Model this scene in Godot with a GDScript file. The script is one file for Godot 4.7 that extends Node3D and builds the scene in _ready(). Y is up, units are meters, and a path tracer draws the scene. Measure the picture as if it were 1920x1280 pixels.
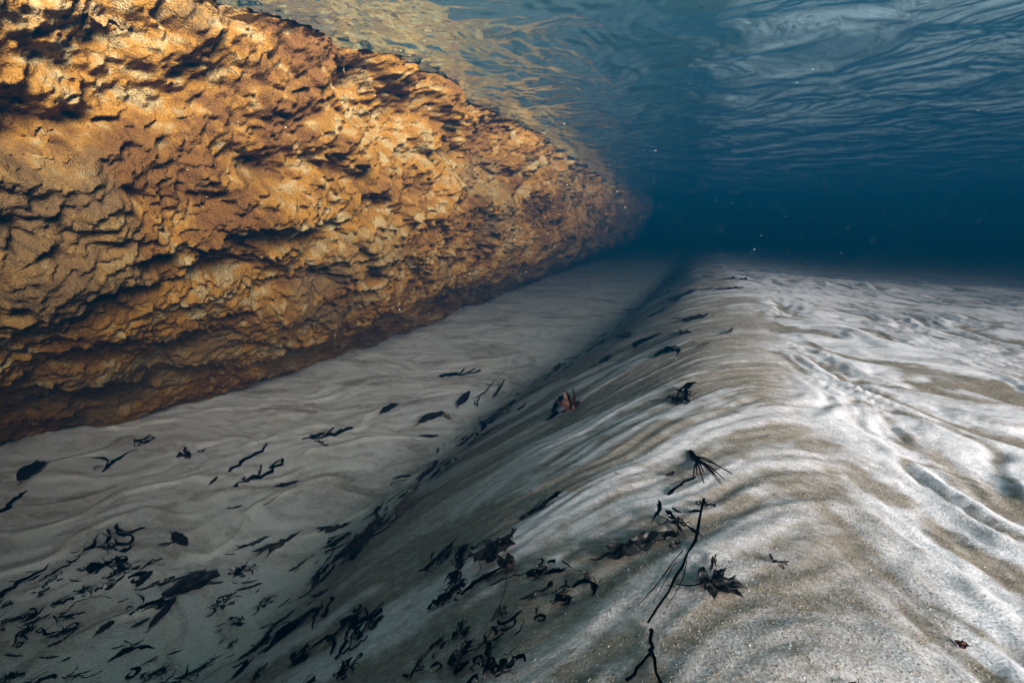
extends Node3D
# A shallow spring seen from under the water: an undercut limestone ledge on the left, its
# trough of pale silt, a dune of white and coarse sand on the right, sunken leaves and twigs.
# y is up, metres; the camera's eye is at the origin, the water surface at y = LEVEL.

const LEVEL := 0.6
var rng := RandomNumberGenerator.new()
var M := {}
var taken := {}
var na: FastNoiseLite
var nb: FastNoiseLite
var nc: FastNoiseLite
var nd: FastNoiseLite
var cell: FastNoiseLite
var cell2: FastNoiseLite
var cell3: FastNoiseLite


func _ready() -> void:
	rng.seed = 7
	view_and_light()
	noises()
	materials()
	curves()
	build_sand()
	build_rock()
	build_water()
	build_debris()
	build_specks()


func view_and_light() -> void:
	var cam := Camera3D.new()
	cam.name = "camera"
	cam.fov = 68.0
	cam.near = 0.02
	cam.far = 300.0
	cam.rotation_degrees = Vector3(-12.5, 0, 0)
	add_child(cam)
	cam.current = true

	var sun := DirectionalLight3D.new()
	sun.name = "sun"
	sun.light_color = Color(1.0, 0.975, 0.955)
	sun.light_energy = 1.6
	sun.light_angular_distance = 24.0
	sun.shadow_enabled = true
	add_child(sun)
	var e := deg_to_rad(18.2)
	var a := Vector2(0.50, 0.866).normalized()      # towards the sun: right and behind the camera
	var to_sun := Vector3(a.x * cos(e), sin(e), a.y * cos(e))
	sun.look_at_from_position(Vector3.ZERO, -to_sun)

	var sky_material := ProceduralSkyMaterial.new()
	sky_material.sky_top_color = Color(0.88, 1.34, 1.42)
	sky_material.sky_horizon_color = Color(0.03, 0.11, 0.16)
	sky_material.sky_curve = 4.0
	sky_material.ground_bottom_color = Color(0.03, 0.06, 0.08)
	sky_material.ground_horizon_color = Color(0.05, 0.11, 0.14)
	sky_material.sun_angle_max = 0.0
	var env := Environment.new()
	env.background_mode = Environment.BG_SKY
	env.sky = Sky.new()
	env.sky.sky_material = sky_material
	env.background_energy_multiplier = 0.11
	env.tonemap_mode = Environment.TONE_MAPPER_LINEAR
	env.tonemap_exposure = 53.0
	env.sdfgi_enabled = true
	env.ssao_enabled = true
	env.ssil_enabled = true
	env.volumetric_fog_enabled = true      # the body of water is a FogVolume, see build_water()
	env.volumetric_fog_density = 0.0
	var world := WorldEnvironment.new()
	world.name = "water_light"
	world.environment = env
	add_child(world)


# ------------------------------------------------------------------ helpers

func noise(seed_: int, frequency: float, octaves := 3, kind := FastNoiseLite.TYPE_SIMPLEX_SMOOTH) -> FastNoiseLite:
	var n := FastNoiseLite.new()
	n.noise_type = kind
	n.seed = seed_
	n.frequency = frequency
	n.fractal_type = FastNoiseLite.FRACTAL_FBM if octaves > 1 else FastNoiseLite.FRACTAL_NONE
	n.fractal_octaves = octaves
	return n


func cellular(seed_: int, frequency: float, returns: int) -> FastNoiseLite:
	var n := FastNoiseLite.new()
	n.noise_type = FastNoiseLite.TYPE_CELLULAR
	n.seed = seed_
	n.frequency = frequency
	n.fractal_type = FastNoiseLite.FRACTAL_NONE
	n.cellular_distance_function = FastNoiseLite.DISTANCE_EUCLIDEAN
	n.cellular_return_type = returns
	n.cellular_jitter = 0.95
	return n


func noises() -> void:
	na = noise(11, 1.0, 3)
	nb = noise(23, 1.0, 2)
	nc = noise(37, 1.0, 4)
	nd = noise(53, 1.0, 1)
	cell = cellular(5, 1.0, FastNoiseLite.RETURN_DISTANCE)
	cell2 = cellular(15, 1.0, FastNoiseLite.RETURN_DISTANCE)
	cell3 = cellular(25, 1.0, FastNoiseLite.RETURN_DISTANCE2_SUB)


func srgb(r: float, g: float, b: float) -> Color:
	return Color(r, g, b).linear_to_srgb()


func numbered(called: String) -> String:
	var n: int = taken.get(called, 0)
	taken[called] = n + 1
	return called if n == 0 else "%s_%03d" % [called, n]


func tag(o: Node, label: String, category: String, group := "") -> void:
	o.set_meta("label", label)
	o.set_meta("category", category)
	if group:
		o.set_meta("group", group)


func table(points: Array, at: float) -> float:      # points: [[z, value], ...] with falling z; smooth in between
	if at >= points[0][0]:
		return points[0][1]
	for i in points.size() - 1:
		if at >= points[i + 1][0]:
			var p0: float = points[maxi(i - 1, 0)][1]
			var p1: float = points[i][1]
			var p2: float = points[i + 1][1]
			var p3: float = points[mini(i + 2, points.size() - 1)][1]
			var z0: float = points[maxi(i - 1, 0)][0]
			var z1: float = points[i][0]
			var z2: float = points[i + 1][0]
			var z3: float = points[mini(i + 2, points.size() - 1)][0]
			var t := (at - z1) / (z2 - z1)
			var m1 := (p2 - p0) / (z2 - z0) * (z2 - z1)
			var m2 := (p3 - p1) / (z3 - z1) * (z2 - z1)
			var t2 := t * t
			var t3 := t2 * t
			return (2 * t3 - 3 * t2 + 1) * p1 + (t3 - 2 * t2 + t) * m1 + (-2 * t3 + 3 * t2) * p2 + (t3 - t2) * m2
	return points[-1][1]


func grid_mesh(verts: PackedVector3Array, colors: PackedColorArray, cols: int, rows: int, flip := false) -> ArrayMesh:
	var normals := PackedVector3Array()
	normals.resize(verts.size())
	for r in rows:
		var up := maxi(r - 1, 0) * cols
		var down := mini(r + 1, rows - 1) * cols
		var here := r * cols
		for c in cols:
			var l := maxi(c - 1, 0)
			var k := mini(c + 1, cols - 1)
			var n := (verts[here + k] - verts[here + l]).cross(verts[down + c] - verts[up + c]).normalized()
			normals[here + c] = n if flip else -n
	var index := PackedInt32Array()
	index.resize((cols - 1) * (rows - 1) * 6)
	var w := 0
	for r in rows - 1:
		for c in cols - 1:
			var a := r * cols + c
			var b := a + 1
			var d := a + cols
			var e := d + 1
			if flip:
				index[w] = a; index[w + 1] = d; index[w + 2] = b; index[w + 3] = b; index[w + 4] = d; index[w + 5] = e
			else:
				index[w] = a; index[w + 1] = b; index[w + 2] = d; index[w + 3] = b; index[w + 4] = e; index[w + 5] = d
			w += 6
	var arrays := []
	arrays.resize(Mesh.ARRAY_MAX)
	arrays[Mesh.ARRAY_VERTEX] = verts
	arrays[Mesh.ARRAY_NORMAL] = normals
	if colors.size():
		arrays[Mesh.ARRAY_COLOR] = colors
	arrays[Mesh.ARRAY_INDEX] = index
	var m := ArrayMesh.new()
	m.add_surface_from_arrays(Mesh.PRIMITIVE_TRIANGLES, arrays)
	return m


func put(called: String, mesh: Mesh, material: Material, parent: Node = self) -> MeshInstance3D:
	var o := MeshInstance3D.new()
	o.name = numbered(called) if parent == self else called
	o.mesh = mesh
	o.material_override = material
	parent.add_child(o, true)
	return o


# ------------------------------------------------------------------ materials

func speckle(size: int, seed_: int, low: float, high: float, rare: float) -> ImageTexture:
	var r := RandomNumberGenerator.new()
	r.seed = seed_
	var data := PackedByteArray()
	data.resize(size * size)
	for i in size * size:
		var v := lerpf(low, high, r.randf())
		if r.randf() < rare:
			v = low * 0.55 if r.randf() < 0.6 else 1.0
		data[i] = int(clampf(v, 0, 1) * 255)
	return ImageTexture.create_from_image(Image.create_from_data(size, size, false, Image.FORMAT_L8, data))


func noise_texture(seed_: int, frequency: float, octaves: int, low: Color, high: Color, size := 1024) -> NoiseTexture2D:
	var t := NoiseTexture2D.new()
	t.width = size
	t.height = size
	t.seamless = true
	t.noise = noise(seed_, frequency, octaves)
	var g := Gradient.new()
	g.set_color(0, low)
	g.set_color(1, high)
	t.color_ramp = g
	return t


func materials() -> void:
	var sand := StandardMaterial3D.new()
	sand.resource_name = "sand"
	sand.vertex_color_use_as_albedo = true
	sand.albedo_texture = speckle(1024, 3, 0.70, 1.0, 0.03)
	sand.uv1_triplanar = true
	sand.uv1_world_triplanar = true
	sand.uv1_scale = Vector3(0.9, 0.9, 0.9)
	sand.roughness = 0.9
	sand.metallic_specular = 0.3
	sand.heightmap_enabled = true
	sand.heightmap_texture = noise_texture(9, 0.25, 3, Color.BLACK, Color.WHITE)
	sand.heightmap_scale = 0.07
	M.sand = sand

	var rock := StandardMaterial3D.new()
	rock.resource_name = "limestone"
	rock.vertex_color_use_as_albedo = true
	rock.albedo_texture = noise_texture(31, 0.05, 5, Color(0.55, 0.55, 0.55), Color(1, 1, 1))
	rock.uv1_triplanar = true
	rock.uv1_world_triplanar = true
	rock.uv1_scale = Vector3(2.3, 2.3, 2.3)
	rock.roughness = 0.85
	rock.metallic_specular = 0.35
	rock.heightmap_enabled = true
	rock.heightmap_texture = noise_texture(33, 0.06, 5, Color.BLACK, Color.WHITE)
	rock.heightmap_scale = 0.7
	M.rock = rock

	var water := StandardMaterial3D.new()
	water.resource_name = "water surface"
	water.transparency = BaseMaterial3D.TRANSPARENCY_ALPHA
	water.albedo_color = Color(0.84, 0.96, 1.0, 0.85)
	water.albedo_texture = ImageTexture.create_from_image(white_pixel())
	water.metallic = 1.0
	water.roughness = 0.03
	M.water = water

	M.black_leaf = litter("sodden black leaf", Color(0.016, 0.014, 0.013), 0.45)
	M.brown_leaf = litter("sodden brown leaf", Color(0.046, 0.030, 0.021), 0.6)
	M.red_leaf = litter("red brown leaf", Color(0.13, 0.042, 0.022), 0.6)
	M.pale_leaf = litter("bleached leaf", Color(0.20, 0.185, 0.15), 0.6)
	M.yellow_leaf = litter("yellowed leaf", Color(0.26, 0.20, 0.08), 0.6)
	M.vein = litter("leaf vein", Color(0.075, 0.050, 0.036), 0.6)
	M.bark = litter("sodden bark", Color(0.024, 0.019, 0.016), 0.6)
	M.brown_bark = litter("brown bark", Color(0.060, 0.043, 0.033), 0.65)

	var grain := StandardMaterial3D.new()
	grain.resource_name = "sand grain"
	grain.vertex_color_use_as_albedo = true
	grain.roughness = 0.7
	M.grain = grain
	var speck := StandardMaterial3D.new()
	speck.resource_name = "drifting speck"
	speck.albedo_color = srgb(0.75, 0.74, 0.66)
	speck.roughness = 0.8
	M.speck = speck


func litter(called: String, color: Color, rough: float) -> StandardMaterial3D:
	var m := StandardMaterial3D.new()
	m.resource_name = called
	m.albedo_color = color.linear_to_srgb()
	m.albedo_texture = M.rock.albedo_texture
	m.uv1_triplanar = true
	m.uv1_world_triplanar = true
	m.uv1_scale = Vector3(5, 5, 5)
	m.roughness = rough
	m.metallic_specular = 0.35
	return m


func white_pixel() -> Image:
	var im := Image.create_empty(4, 4, false, Image.FORMAT_RGB8)
	im.fill(Color.WHITE)
	return im


# ------------------------------------------------------------------ sand

var line_x_crest := PackedFloat32Array()
var line_x_toe := PackedFloat32Array()
var line_y_crest := PackedFloat32Array()
var line_y_toe := PackedFloat32Array()

func curves() -> void:
	var crest := [[8, -1.2], [3, -0.6], [0.5, -0.12], [-0.28, 0.19], [-0.84, 0.48], [-1.3, 0.70], [-2.0, 0.98], [-4.2, 1.74], [-7.0, 2.75], [-14.0, 5.5], [-50, 20]]
	var toe := [[8, -1.6], [3, -1.3], [0.5, -0.85], [-0.3, -0.68], [-0.81, -0.575], [-1.2, -0.485], [-1.54, -0.355], [-2.3, -0.077], [-3.83, 0.72], [-7.0, 2.0], [-14.0, 4.6], [-50, 18]]
	var crest_y := [[8, -0.22], [1, -0.24], [-0.3, -0.29], [-1.0, -0.30], [-2.5, -0.31], [-4.2, -0.32], [-6, -0.42], [-12, -0.5], [-50, -0.6]]
	var toe_y := [[8, -0.85], [-3, -0.85], [-6, -0.80], [-12, -0.72], [-50, -0.62]]
	for i in 2901:
		var z := 8.0 - i * 0.02
		line_x_crest.append(table(crest, z))
		line_x_toe.append(table(toe, z))
		line_y_crest.append(table(crest_y, z))
		line_y_toe.append(table(toe_y, z))


func smin(a: float, b: float, k: float) -> float:
	var h := maxf(k - absf(a - b), 0.0) / k
	return minf(a, b) - h * h * k * 0.25


func smooth(a: float, b: float, x: float) -> float:
	var t := clampf((x - a) / (b - a), 0.0, 1.0)
	return t * t * (3.0 - 2.0 * t)


func crested(w: float) -> float:                      # a wave with a narrow top and a wide hollow
	return 1.0 - 2.0 * pow(0.5 - 0.5 * w, 0.62)


var sand_color := Color.WHITE
var sand_coarse := 0.0

func sand_at(x: float, z: float, detail := true) -> float:       # height; leaves colour and coarseness in sand_color, sand_coarse
	var f := clampf((8.0 - z) / 0.02, 0.0, 2899.0)
	var i := int(f)
	f -= i
	var xc := lerpf(line_x_crest[i], line_x_crest[i + 1], f)
	var xt := lerpf(line_x_toe[i], line_x_toe[i + 1], f)
	var yc := lerpf(line_y_crest[i], line_y_crest[i + 1], f)
	var yt := lerpf(line_y_toe[i], line_y_toe[i + 1], f)
	var wander := 0.10 * na.get_noise_2d(x * 1.1, z * 1.1)
	xc += wander
	var s := (x - xt) / (xc - xt)
	var left := yt + (yc - yt) * (1.0 - pow(maxf(1.0 - s, 0.0), 1.45) if s > 0.0 else 1.45 * s)
	var over := maxf(x - xc, -0.3)
	var right := yc - 0.12 * (1.0 - exp(-over / 0.9)) - 0.30 * (1.0 - exp(-maxf(over - 0.4, 0.0) / 7.0)) + 0.02 * nb.get_noise_2d(x * 0.7 + 9.0, z * 0.7)
	var y := -smin(-yt, -smin(left, right, 0.15), 0.09)
	y += 0.015 * nb.get_noise_2d(x * 0.9, z * 0.9 + 5.0)
	if not detail:
		return y
	var far := 1.0 / (1.0 + 0.02 * (x * x + z * z))
	var on_top := smooth(-0.04, 0.16, x - xc)
	var on_slope := smooth(-0.02, 0.16, s) * (1.0 - on_top)
	var in_trough := 1.0 - smooth(-0.02, 0.16, s)
	var fine := nc.get_noise_2d(x * 14.0, z * 14.0)
	var coarse := 0.0
	# ripples of the top
	if on_top > 0.0:
		var q := x + 0.34 * na.get_noise_2d(x * 0.6 + 3.0, z * 0.5) + 0.11 * nb.get_noise_2d(x * 2.6, z * 1.5 + 8.0)
		var w := sin(q * TAU / 0.19)
		var w2 := nb.get_noise_2d(q * 9.0, z * 2.2 + 15.0)
		var patch := nb.get_noise_2d(x * 1.1 + 20.0, z * 1.1)
		var strong := smooth(-0.35, 0.35, patch + 0.1)
		y += on_top * (0.0065 * crested(w) * (0.2 + 0.9 * strong) + 0.004 * w2 + 0.0028 * nd.get_noise_2d(q * 34.0 + 5.0, z * 12.0) + 0.0050 * nb.get_noise_2d(q * 22.0, z * 6.0) + 0.0015 * nb.get_noise_2d(x * 60.0, z * 34.0))
		var low := -0.75 * w - 0.8 * w2 + 0.55 * fine
		coarse += on_top * 0.92 * smooth(0.22, 0.75, low) * smooth(-0.50, -0.05, patch + 0.5 * nb.get_noise_2d(x * 2.5 + 40.0, z * 2.5))
		var vein := 1.0 - absf(nb.get_noise_2d(q * 3.4 + 2.0, z * 1.5 + 31.0)) * 2.0
		coarse += on_top * 0.85 * smooth(0.84, 0.97, vein + 0.06 * fine) * smooth(-0.45, 0.15, patch + 0.4 * nb.get_noise_2d(x * 3.1, z * 3.1 + 80.0))
		y -= on_top * 0.003 * smooth(0.75, 0.97, vein)
		coarse += on_top * 0.16 * smooth(0.0, 0.5, nb.get_noise_2d(x * 6.0 + 33.0, z * 4.0)) + on_top * 0.32 * smooth(0.16, 0.42, nb.get_noise_2d(q * 17.0 + 8.0, z * 2.6))
	# streaks running down the lee slope
	if on_slope > 0.0:
		var k := z + 0.16 * x + 0.16 * na.get_noise_2d(x * 0.9, z * 0.9 + 30.0)
		var st := nb.get_noise_2d(x * 1.3 + 7.0, k * 5.5) + 0.40 * nb.get_noise_2d(x * 2.6, k * 15.0)
		y += on_slope * (0.0050 * st + 0.0025 * nb.get_noise_2d(x * 7.0, k * 34.0))
		var bare := 0.30 + 0.45 * smooth(-0.35, 0.45, nb.get_noise_2d(x * 0.9 + 50.0, z * 0.9) + 0.5 * (s - 0.45))
		coarse += on_slope * clampf(bare + 0.75 * smooth(-0.35, 0.35, -st + 0.5 * fine) - 0.06, 0.08, 0.94)
	# silt folds in the trough
	var fold := 0.0
	if in_trough > 0.0:
		var wx := x + 0.30 * na.get_noise_2d(x * 0.9 + 60.0, z * 0.9) + 0.06 * nb.get_noise_2d(x * 4.0, z * 4.0 + 3.0)
		var wz := z + 0.30 * na.get_noise_2d(x * 0.9, z * 0.9 + 60.0)
		fold = maxf(1.0 - absf(nb.get_noise_2d(wx * 1.7, wz * 2.0)) * 4.0, 0.0)
		y += in_trough * (0.007 * fold * fold + 0.003 * nd.get_noise_2d(wx * 7.0, wz * 9.0) + 0.0014 * nb.get_noise_2d(wx * 14.0, wz * 26.0))
		coarse += in_trough * 0.40 * smooth(0.10, 0.4, nb.get_noise_2d(x * 1.4 + 90.0, z * 2.4) + 0.3 * fine)
		coarse += in_trough * 0.30 * smooth(0.15, 0.35, nb.get_noise_2d(wx * 5.0 + 17.0, wz * 11.0))
	coarse = clampf(coarse + (0.22 * nd.get_noise_2d(x * 95.0, z * 95.0) + 0.12 * nd.get_noise_2d(x * 45.0, z * 45.0)) * smooth(0.03, 0.25, coarse), 0.0, 1.0)
	sand_coarse = coarse
	var white := Color(0.84, 0.81, 0.825).lerp(Color(0.77, 0.765, 0.71), in_trough)
	white = white.lerp(Color(0.80, 0.78, 0.66), in_trough * fold * 0.7)
	var brown := Color(0.27, 0.225, 0.17)
	var tone := 1.0 + 0.10 * fine + 0.06 * nb.get_noise_2d(x * 5.0, z * 5.0 + 70.0)
	sand_color = white.lerp(brown, coarse) * tone
	sand_color.a = 1.0
	return y


func build_sand() -> void:
	var zs := PackedFloat32Array()
	var z := 6.0
	while z > -55.0:
		zs.append(z)
		var d := absf(z + 0.35)
		z -= clampf(0.0066 * maxf(d, 0.75) if z < -0.2 else 0.02 + 0.08 * (z + 0.2), 0.0035, 1.2)
	var rows := zs.size()
	var cols := 720
	var verts := PackedVector3Array()
	var colors := PackedColorArray()
	verts.resize(rows * cols)
	colors.resize(rows * cols)
	var at := 0
	for r in rows:
		z = zs[r]
		var half := 1.9 + 1.0 * maxf(-z, 0.0)
		var mid := 0.25 + 0.04 * maxf(-z, 0.0)
		for c in cols:
			var u := (c / float(cols - 1)) * 2.0 - 1.0
			var e := absf(u)
			var x: float = mid + signf(u) * (half * minf(e, 0.94) / 0.94 + (50.0 * pow(maxf(e - 0.94, 0.0) / 0.06, 2.5)))
			verts[at] = Vector3(x, sand_at(x, z), z)
			colors[at] = sand_color
			at += 1
	var o := put("sand_bed", grid_mesh(verts, colors, cols, rows), M.sand)
	o.set_meta("kind", "structure")
	print("sand ", rows, " x ", cols)


# ------------------------------------------------------------------ rock

var wall := []       # plan of the waterline along the ledge: [x, z]

func build_rock() -> void:
	var plan := Curve2D.new()
	for p in [[2.4, 4.2], [1.7, 2.6], [1.32, 2.02], [0.75, 1.78], [0.0, 1.58], [-0.85, 1.2], [-1.26, 0.45], [-1.26, -0.3], [-1.04, -1.0], [-0.73, -1.52], [-0.385, -2.02], [-0.03, -2.92], [0.50, -4.4], [1.05, -6.1], [1.72, -8.1], [2.6, -10.6], [3.6, -13.5], [3.4, -15.5], [1.0, -17.5]]:  # first points: an unseen wall added behind the camera to shade the trough
		plan.add_point(Vector2(p[0], p[1]))
	for i in range(1, plan.point_count - 1):
		var t := (plan.get_point_position(i + 1) - plan.get_point_position(i - 1)) / 6.0
		plan.set_point_in(i, -t)
		plan.set_point_out(i, t)
	plan.bake_interval = 0.02
	var lean := [[0.95, -0.10], [0.75, 0.0], [0.6, 0.0], [0.35, -0.06], [0.1, -0.14], [-0.15, -0.25], [-0.30, -0.35], [-0.42, -0.51], [-0.55, -0.74], [-0.68, -0.96], [-0.85, -1.17], [-0.95, -1.34], [-1.1, -1.7]]
	var outline := []                                    # the profile: a few steps over the top, then even steps down the face
	for back in [-2.6, -1.6, -0.9, -0.5, -0.32, -0.22, -0.15]:
		outline.append(Vector2(back, 0.95 + 0.02 * absf(back)))
	var face_rows := 440
	var rows := face_rows + outline.size()
	var raw := []
	var length := 0.0
	var last := Vector2.ZERO
	for i in 411:
		var y := 0.95 - i * 0.005
		var q := Vector2(table(lean, y), y)
		if i:
			length += q.distance_to(last)
		raw.append([q, length])
		last = q
	var j := 0
	for r in face_rows:
		var want := length * r / (face_rows - 1.0)
		while j < 409 and raw[j + 1][1] < want:
			j += 1
		var span: float = raw[j + 1][1] - raw[j][1]
		outline.append(raw[j][0].lerp(raw[j + 1][0], clampf((want - raw[j][1]) / span, 0, 1)))
	var stations := PackedFloat32Array()
	var s := 0.0
	var total := plan.get_baked_length()
	while s < total:
		stations.append(s)
		var p := plan.sample_baked(s)
		s += clampf(0.0036 * maxf(p.length(), 1.1), 0.0, 0.05) if p.y < -0.75 else 0.022
	var cols := stations.size()
	var verts := PackedVector3Array()
	var colors := PackedColorArray()
	verts.resize(rows * cols)
	colors.resize(rows * cols)
	for c in cols:
		var p := plan.sample_baked(stations[c], true)
		var q := plan.sample_baked(minf(stations[c] + 0.05, total), true) - plan.sample_baked(maxf(stations[c] - 0.05, 0.0), true)
		q = q.normalized()
		var out := Vector3(-q.y, 0, q.x)                  # away from the rock, to the right
		for r in rows:
			var o: Vector2 = outline[r]
			var o2: Vector2 = outline[mini(r + 1, rows - 1)]
			var o1: Vector2 = outline[maxi(r - 1, 0)]
			var d := (o2 - o1).normalized()
			var n := out * -d.y + Vector3(0, d.x, 0)
			var rise := maxf(o.y - LEVEL, 0.0) * lerpf(-1.08, 0.05, smooth(-0.5, 1.0, p.y))      # the ledge just breaks the surface; the added wall behind stands higher for its shade
			var base := Vector3(p.x, o.y + rise, p.y) + out * o.x
			var put_at := rock_relief(base, n)
			if p.y < -0.3:
				put_at.y = minf(put_at.y, LEVEL - 0.012)              # worn off level with the water
			verts[r * cols + c] = put_at
			colors[r * cols + c] = rock_color
	var o := put("limestone_ledge", grid_mesh(verts, colors, cols, rows), M.rock)
	tag(o, "pitted golden brown limestone ledge overhanging the pale sand trough", "rock")
	print("rock ", rows, " x ", cols)


var rock_color := Color.WHITE
# hollows and knobs that stand out: centre, half width, half height, how far in (-) or out (+)
var rock_marks := [
	[Vector3(-1.00, 0.19, -1.13), 0.19, 0.075, -0.20],
	[Vector3(-0.73, 0.155, -1.67), 0.080, 0.045, -0.15],
	[Vector3(-0.23, 0.11, -2.48), 0.055, 0.045, -0.10],
	[Vector3(-0.87, 0.46, -1.28), 0.060, 0.085, -0.07],
	[Vector3(-0.47, 0.50, -1.86), 0.150, 0.060, -0.07],
	[Vector3(-0.20, 0.35, -2.55), 0.200, 0.040, -0.05],
	[Vector3(-0.55, 0.27, -1.85), 0.170, 0.090, 0.085],
	[Vector3(-0.50, 0.15, -1.93), 0.050, 0.040, 0.060],
	[Vector3(-0.35, 0.38, -2.24), 0.070, 0.060, 0.055],
	[Vector3(-0.95, -0.12, -1.45), 0.120, 0.040, -0.06],
	[Vector3(-0.60, -0.25, -2.30), 0.100, 0.040, -0.06],
	[Vector3(-0.78, 0.02, -1.75), 0.200, 0.050, 0.04],
]

func rock_relief(base: Vector3, n: Vector3) -> Vector3:
	# first the large form, then the pits are cut into that
	var big := na.get_noise_3d(base.x * 1.1, base.y * 1.6, base.z * 1.1)
	var mid := nb.get_noise_3d(base.x * 3.2 + 5.0, base.y * 4.5, base.z * 3.2)
	var under := smooth(0.35, 0.85, -n.y)                 # the underside is worn smoother
	var form := (0.15 * big + 0.075 * mid) * lerpf(1.0, 0.6, under) - 0.065
	for m in rock_marks:
		var d: Vector3 = base - m[0]
		var flat: float = Vector2(d.x, d.z).length() / m[1]
		var q: float = flat * flat + (d.y * d.y) / (m[2] * m[2])
		if q < 4.0:
			q = sqrt(q) + 0.40 * nb.get_noise_3d(base.x * 7.0, base.y * 7.0 + 30.0, base.z * 7.0)
			form += m[3] * (1.0 - smooth(0.35, 1.35, q))
	var b := base + n * form
	var ax := nb.get_noise_3d(b.x * 6.0, b.y * 6.0 + 30.0, b.z * 6.0)
	var ay := nb.get_noise_3d(b.x * 6.0 + 30.0, b.y * 6.0, b.z * 6.0)
	var fx := nd.get_noise_3d(b.x * 26.0, b.y * 26.0, b.z * 26.0)
	var fy := nd.get_noise_3d(b.x * 26.0 + 9.0, b.y * 26.0, b.z * 26.0 + 5.0)
	var wx := b.x + 0.07 * ax + 0.012 * fx
	var wy := b.y + 0.05 * ay + 0.010 * fy
	var wz := b.z + 0.07 * ay - 0.012 * fx
	var p1 := cell.get_noise_3d(wx * 5.0, wy * 6.0, wz * 5.0) + 1.0
	var p2 := cell2.get_noise_3d(wx * 13.0, wy * 14.0, wz * 13.0) + 1.0
	var vx := b.x + 0.014 * fx
	var vy := b.y + 0.014 * fy
	var vz := b.z - 0.014 * fy
	var p3 := cell.get_noise_3d(vx * 27.0 + 3.0, vy * 29.0, vz * 27.0) + 1.0
	var p4 := cell2.get_noise_3d(vx * 58.0 + 3.0, vy * 60.0, vz * 58.0) + 1.0
	var hole := cell2.get_noise_3d(wx * 8.5 + 11.0, wy * 9.5, wz * 8.5) + 1.0
	var hole2 := cell.get_noise_3d(vx * 21.0 + 7.0, vy * 22.0, vz * 21.0) + 1.0
	var where := smooth(-0.15, 0.25, nb.get_noise_3d(b.x * 1.7, b.y * 1.7 + 12.0, b.z * 1.7))
	var bed := nb.get_noise_3d(b.x * 1.2 + 3.0, (b.y + 0.10 * ax + 0.12 * b.z) * 11.0, b.z * 1.2)
	var h := 0.010 * bed + 0.016 * p1 * p1 + 0.030 * p2 * p2 * (0.4 + 0.8 * where) + 0.050 * p3 * p3 * p3 * (1.2 - 0.4 * where) + 0.010 * p4 * p4
	h -= 0.042 * (1.0 - smooth(0.12, 0.34, hole)) * (0.35 + 0.65 * where) + 0.026 * (1.0 - smooth(0.14, 0.36, hole2)) * (1.1 - 0.5 * where)
	h += 0.008 * nc.get_noise_3d(b.x * 40.0, b.y * 42.0, b.z * 40.0)
	var at := b + n * h * lerpf(1.0, 0.55, under)
	at.y -= 0.005 * p2 * p2
	var tone := nc.get_noise_3d(b.x * 2.2, b.y * 2.6, b.z * 2.2 + 44.0)
	var tone2 := nc.get_noise_3d(b.x * 11.0, b.y * 15.0 + 8.0, b.z * 11.0)
	var tone3 := nb.get_noise_3d(b.x * 45.0, b.y * 55.0, b.z * 45.0)
	var c := Color(0.36, 0.165, 0.020).lerp(Color(0.175, 0.074, 0.013), smooth(-0.12, 0.38, tone + 0.55 * tone2 + 0.2 * tone3))
	c = c.lerp(Color(0.42, 0.30, 0.13), 0.9 * smooth(0.10, 0.42, -tone * 0.6 - tone2 * 0.9 + 0.25 * tone3))
	c = c.lerp(Color(0.16, 0.13, 0.06), 0.4 * smooth(0.16, 0.4, nb.get_noise_3d(b.x * 1.4 + 70.0, b.y * 2.0, b.z * 1.4)))
	rock_color = c
	return at


# ------------------------------------------------------------------ water surface

func build_water() -> void:
	var zs := PackedFloat32Array()
	var z := 6.0
	while z > -55.0:
		zs.append(z)
		z -= clampf(0.0042 * absf(z) if z < -0.8 else 0.06, 0.0, 1.0) if z > -9.0 else 0.02 * absf(z)
	var rows := zs.size()
	var cols := 500
	var verts := PackedVector3Array()
	verts.resize(rows * cols)
	var at := 0
	for r in rows:
		z = zs[r]
		var from := -2.0 + 0.38 * maxf(-z, 0.0) if z > -14.5 else 3.51 - 3.0 * (-z - 14.5)
		var to := 1.2 + 1.1 * maxf(-z, 0.0)
		for c in cols:
			var u := c / float(cols - 1)
			var x: float = lerpf(from, to, minf(u / 0.94, 1.0)) + 50.0 * pow(maxf(u - 0.94, 0.0) / 0.06, 2.5)
			verts[at] = Vector3(x, LEVEL + ripple(x, z), z)
			at += 1
	var o := put("water_surface", grid_mesh(verts, PackedColorArray(), cols, rows), M.water)
	o.set_meta("kind", "structure")
	var body := FogVolume.new()                          # the water itself: it takes away light and scatters a little of it, blue
	body.name = "water"
	body.shape = RenderingServer.FOG_VOLUME_SHAPE_BOX
	body.size = Vector3(124, 1.95, 64)
	body.position = Vector3(0, LEVEL + 0.03 - 1.95 / 2.0, -26)
	var medium := FogMaterial.new()
	medium.resource_name = "water"
	medium.density = 0.34
	medium.albedo = srgb(0.0006, 0.021, 0.046)
	body.material = medium
	body.set_meta("kind", "structure")
	add_child(body)
	print("water ", rows, " x ", cols)


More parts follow.
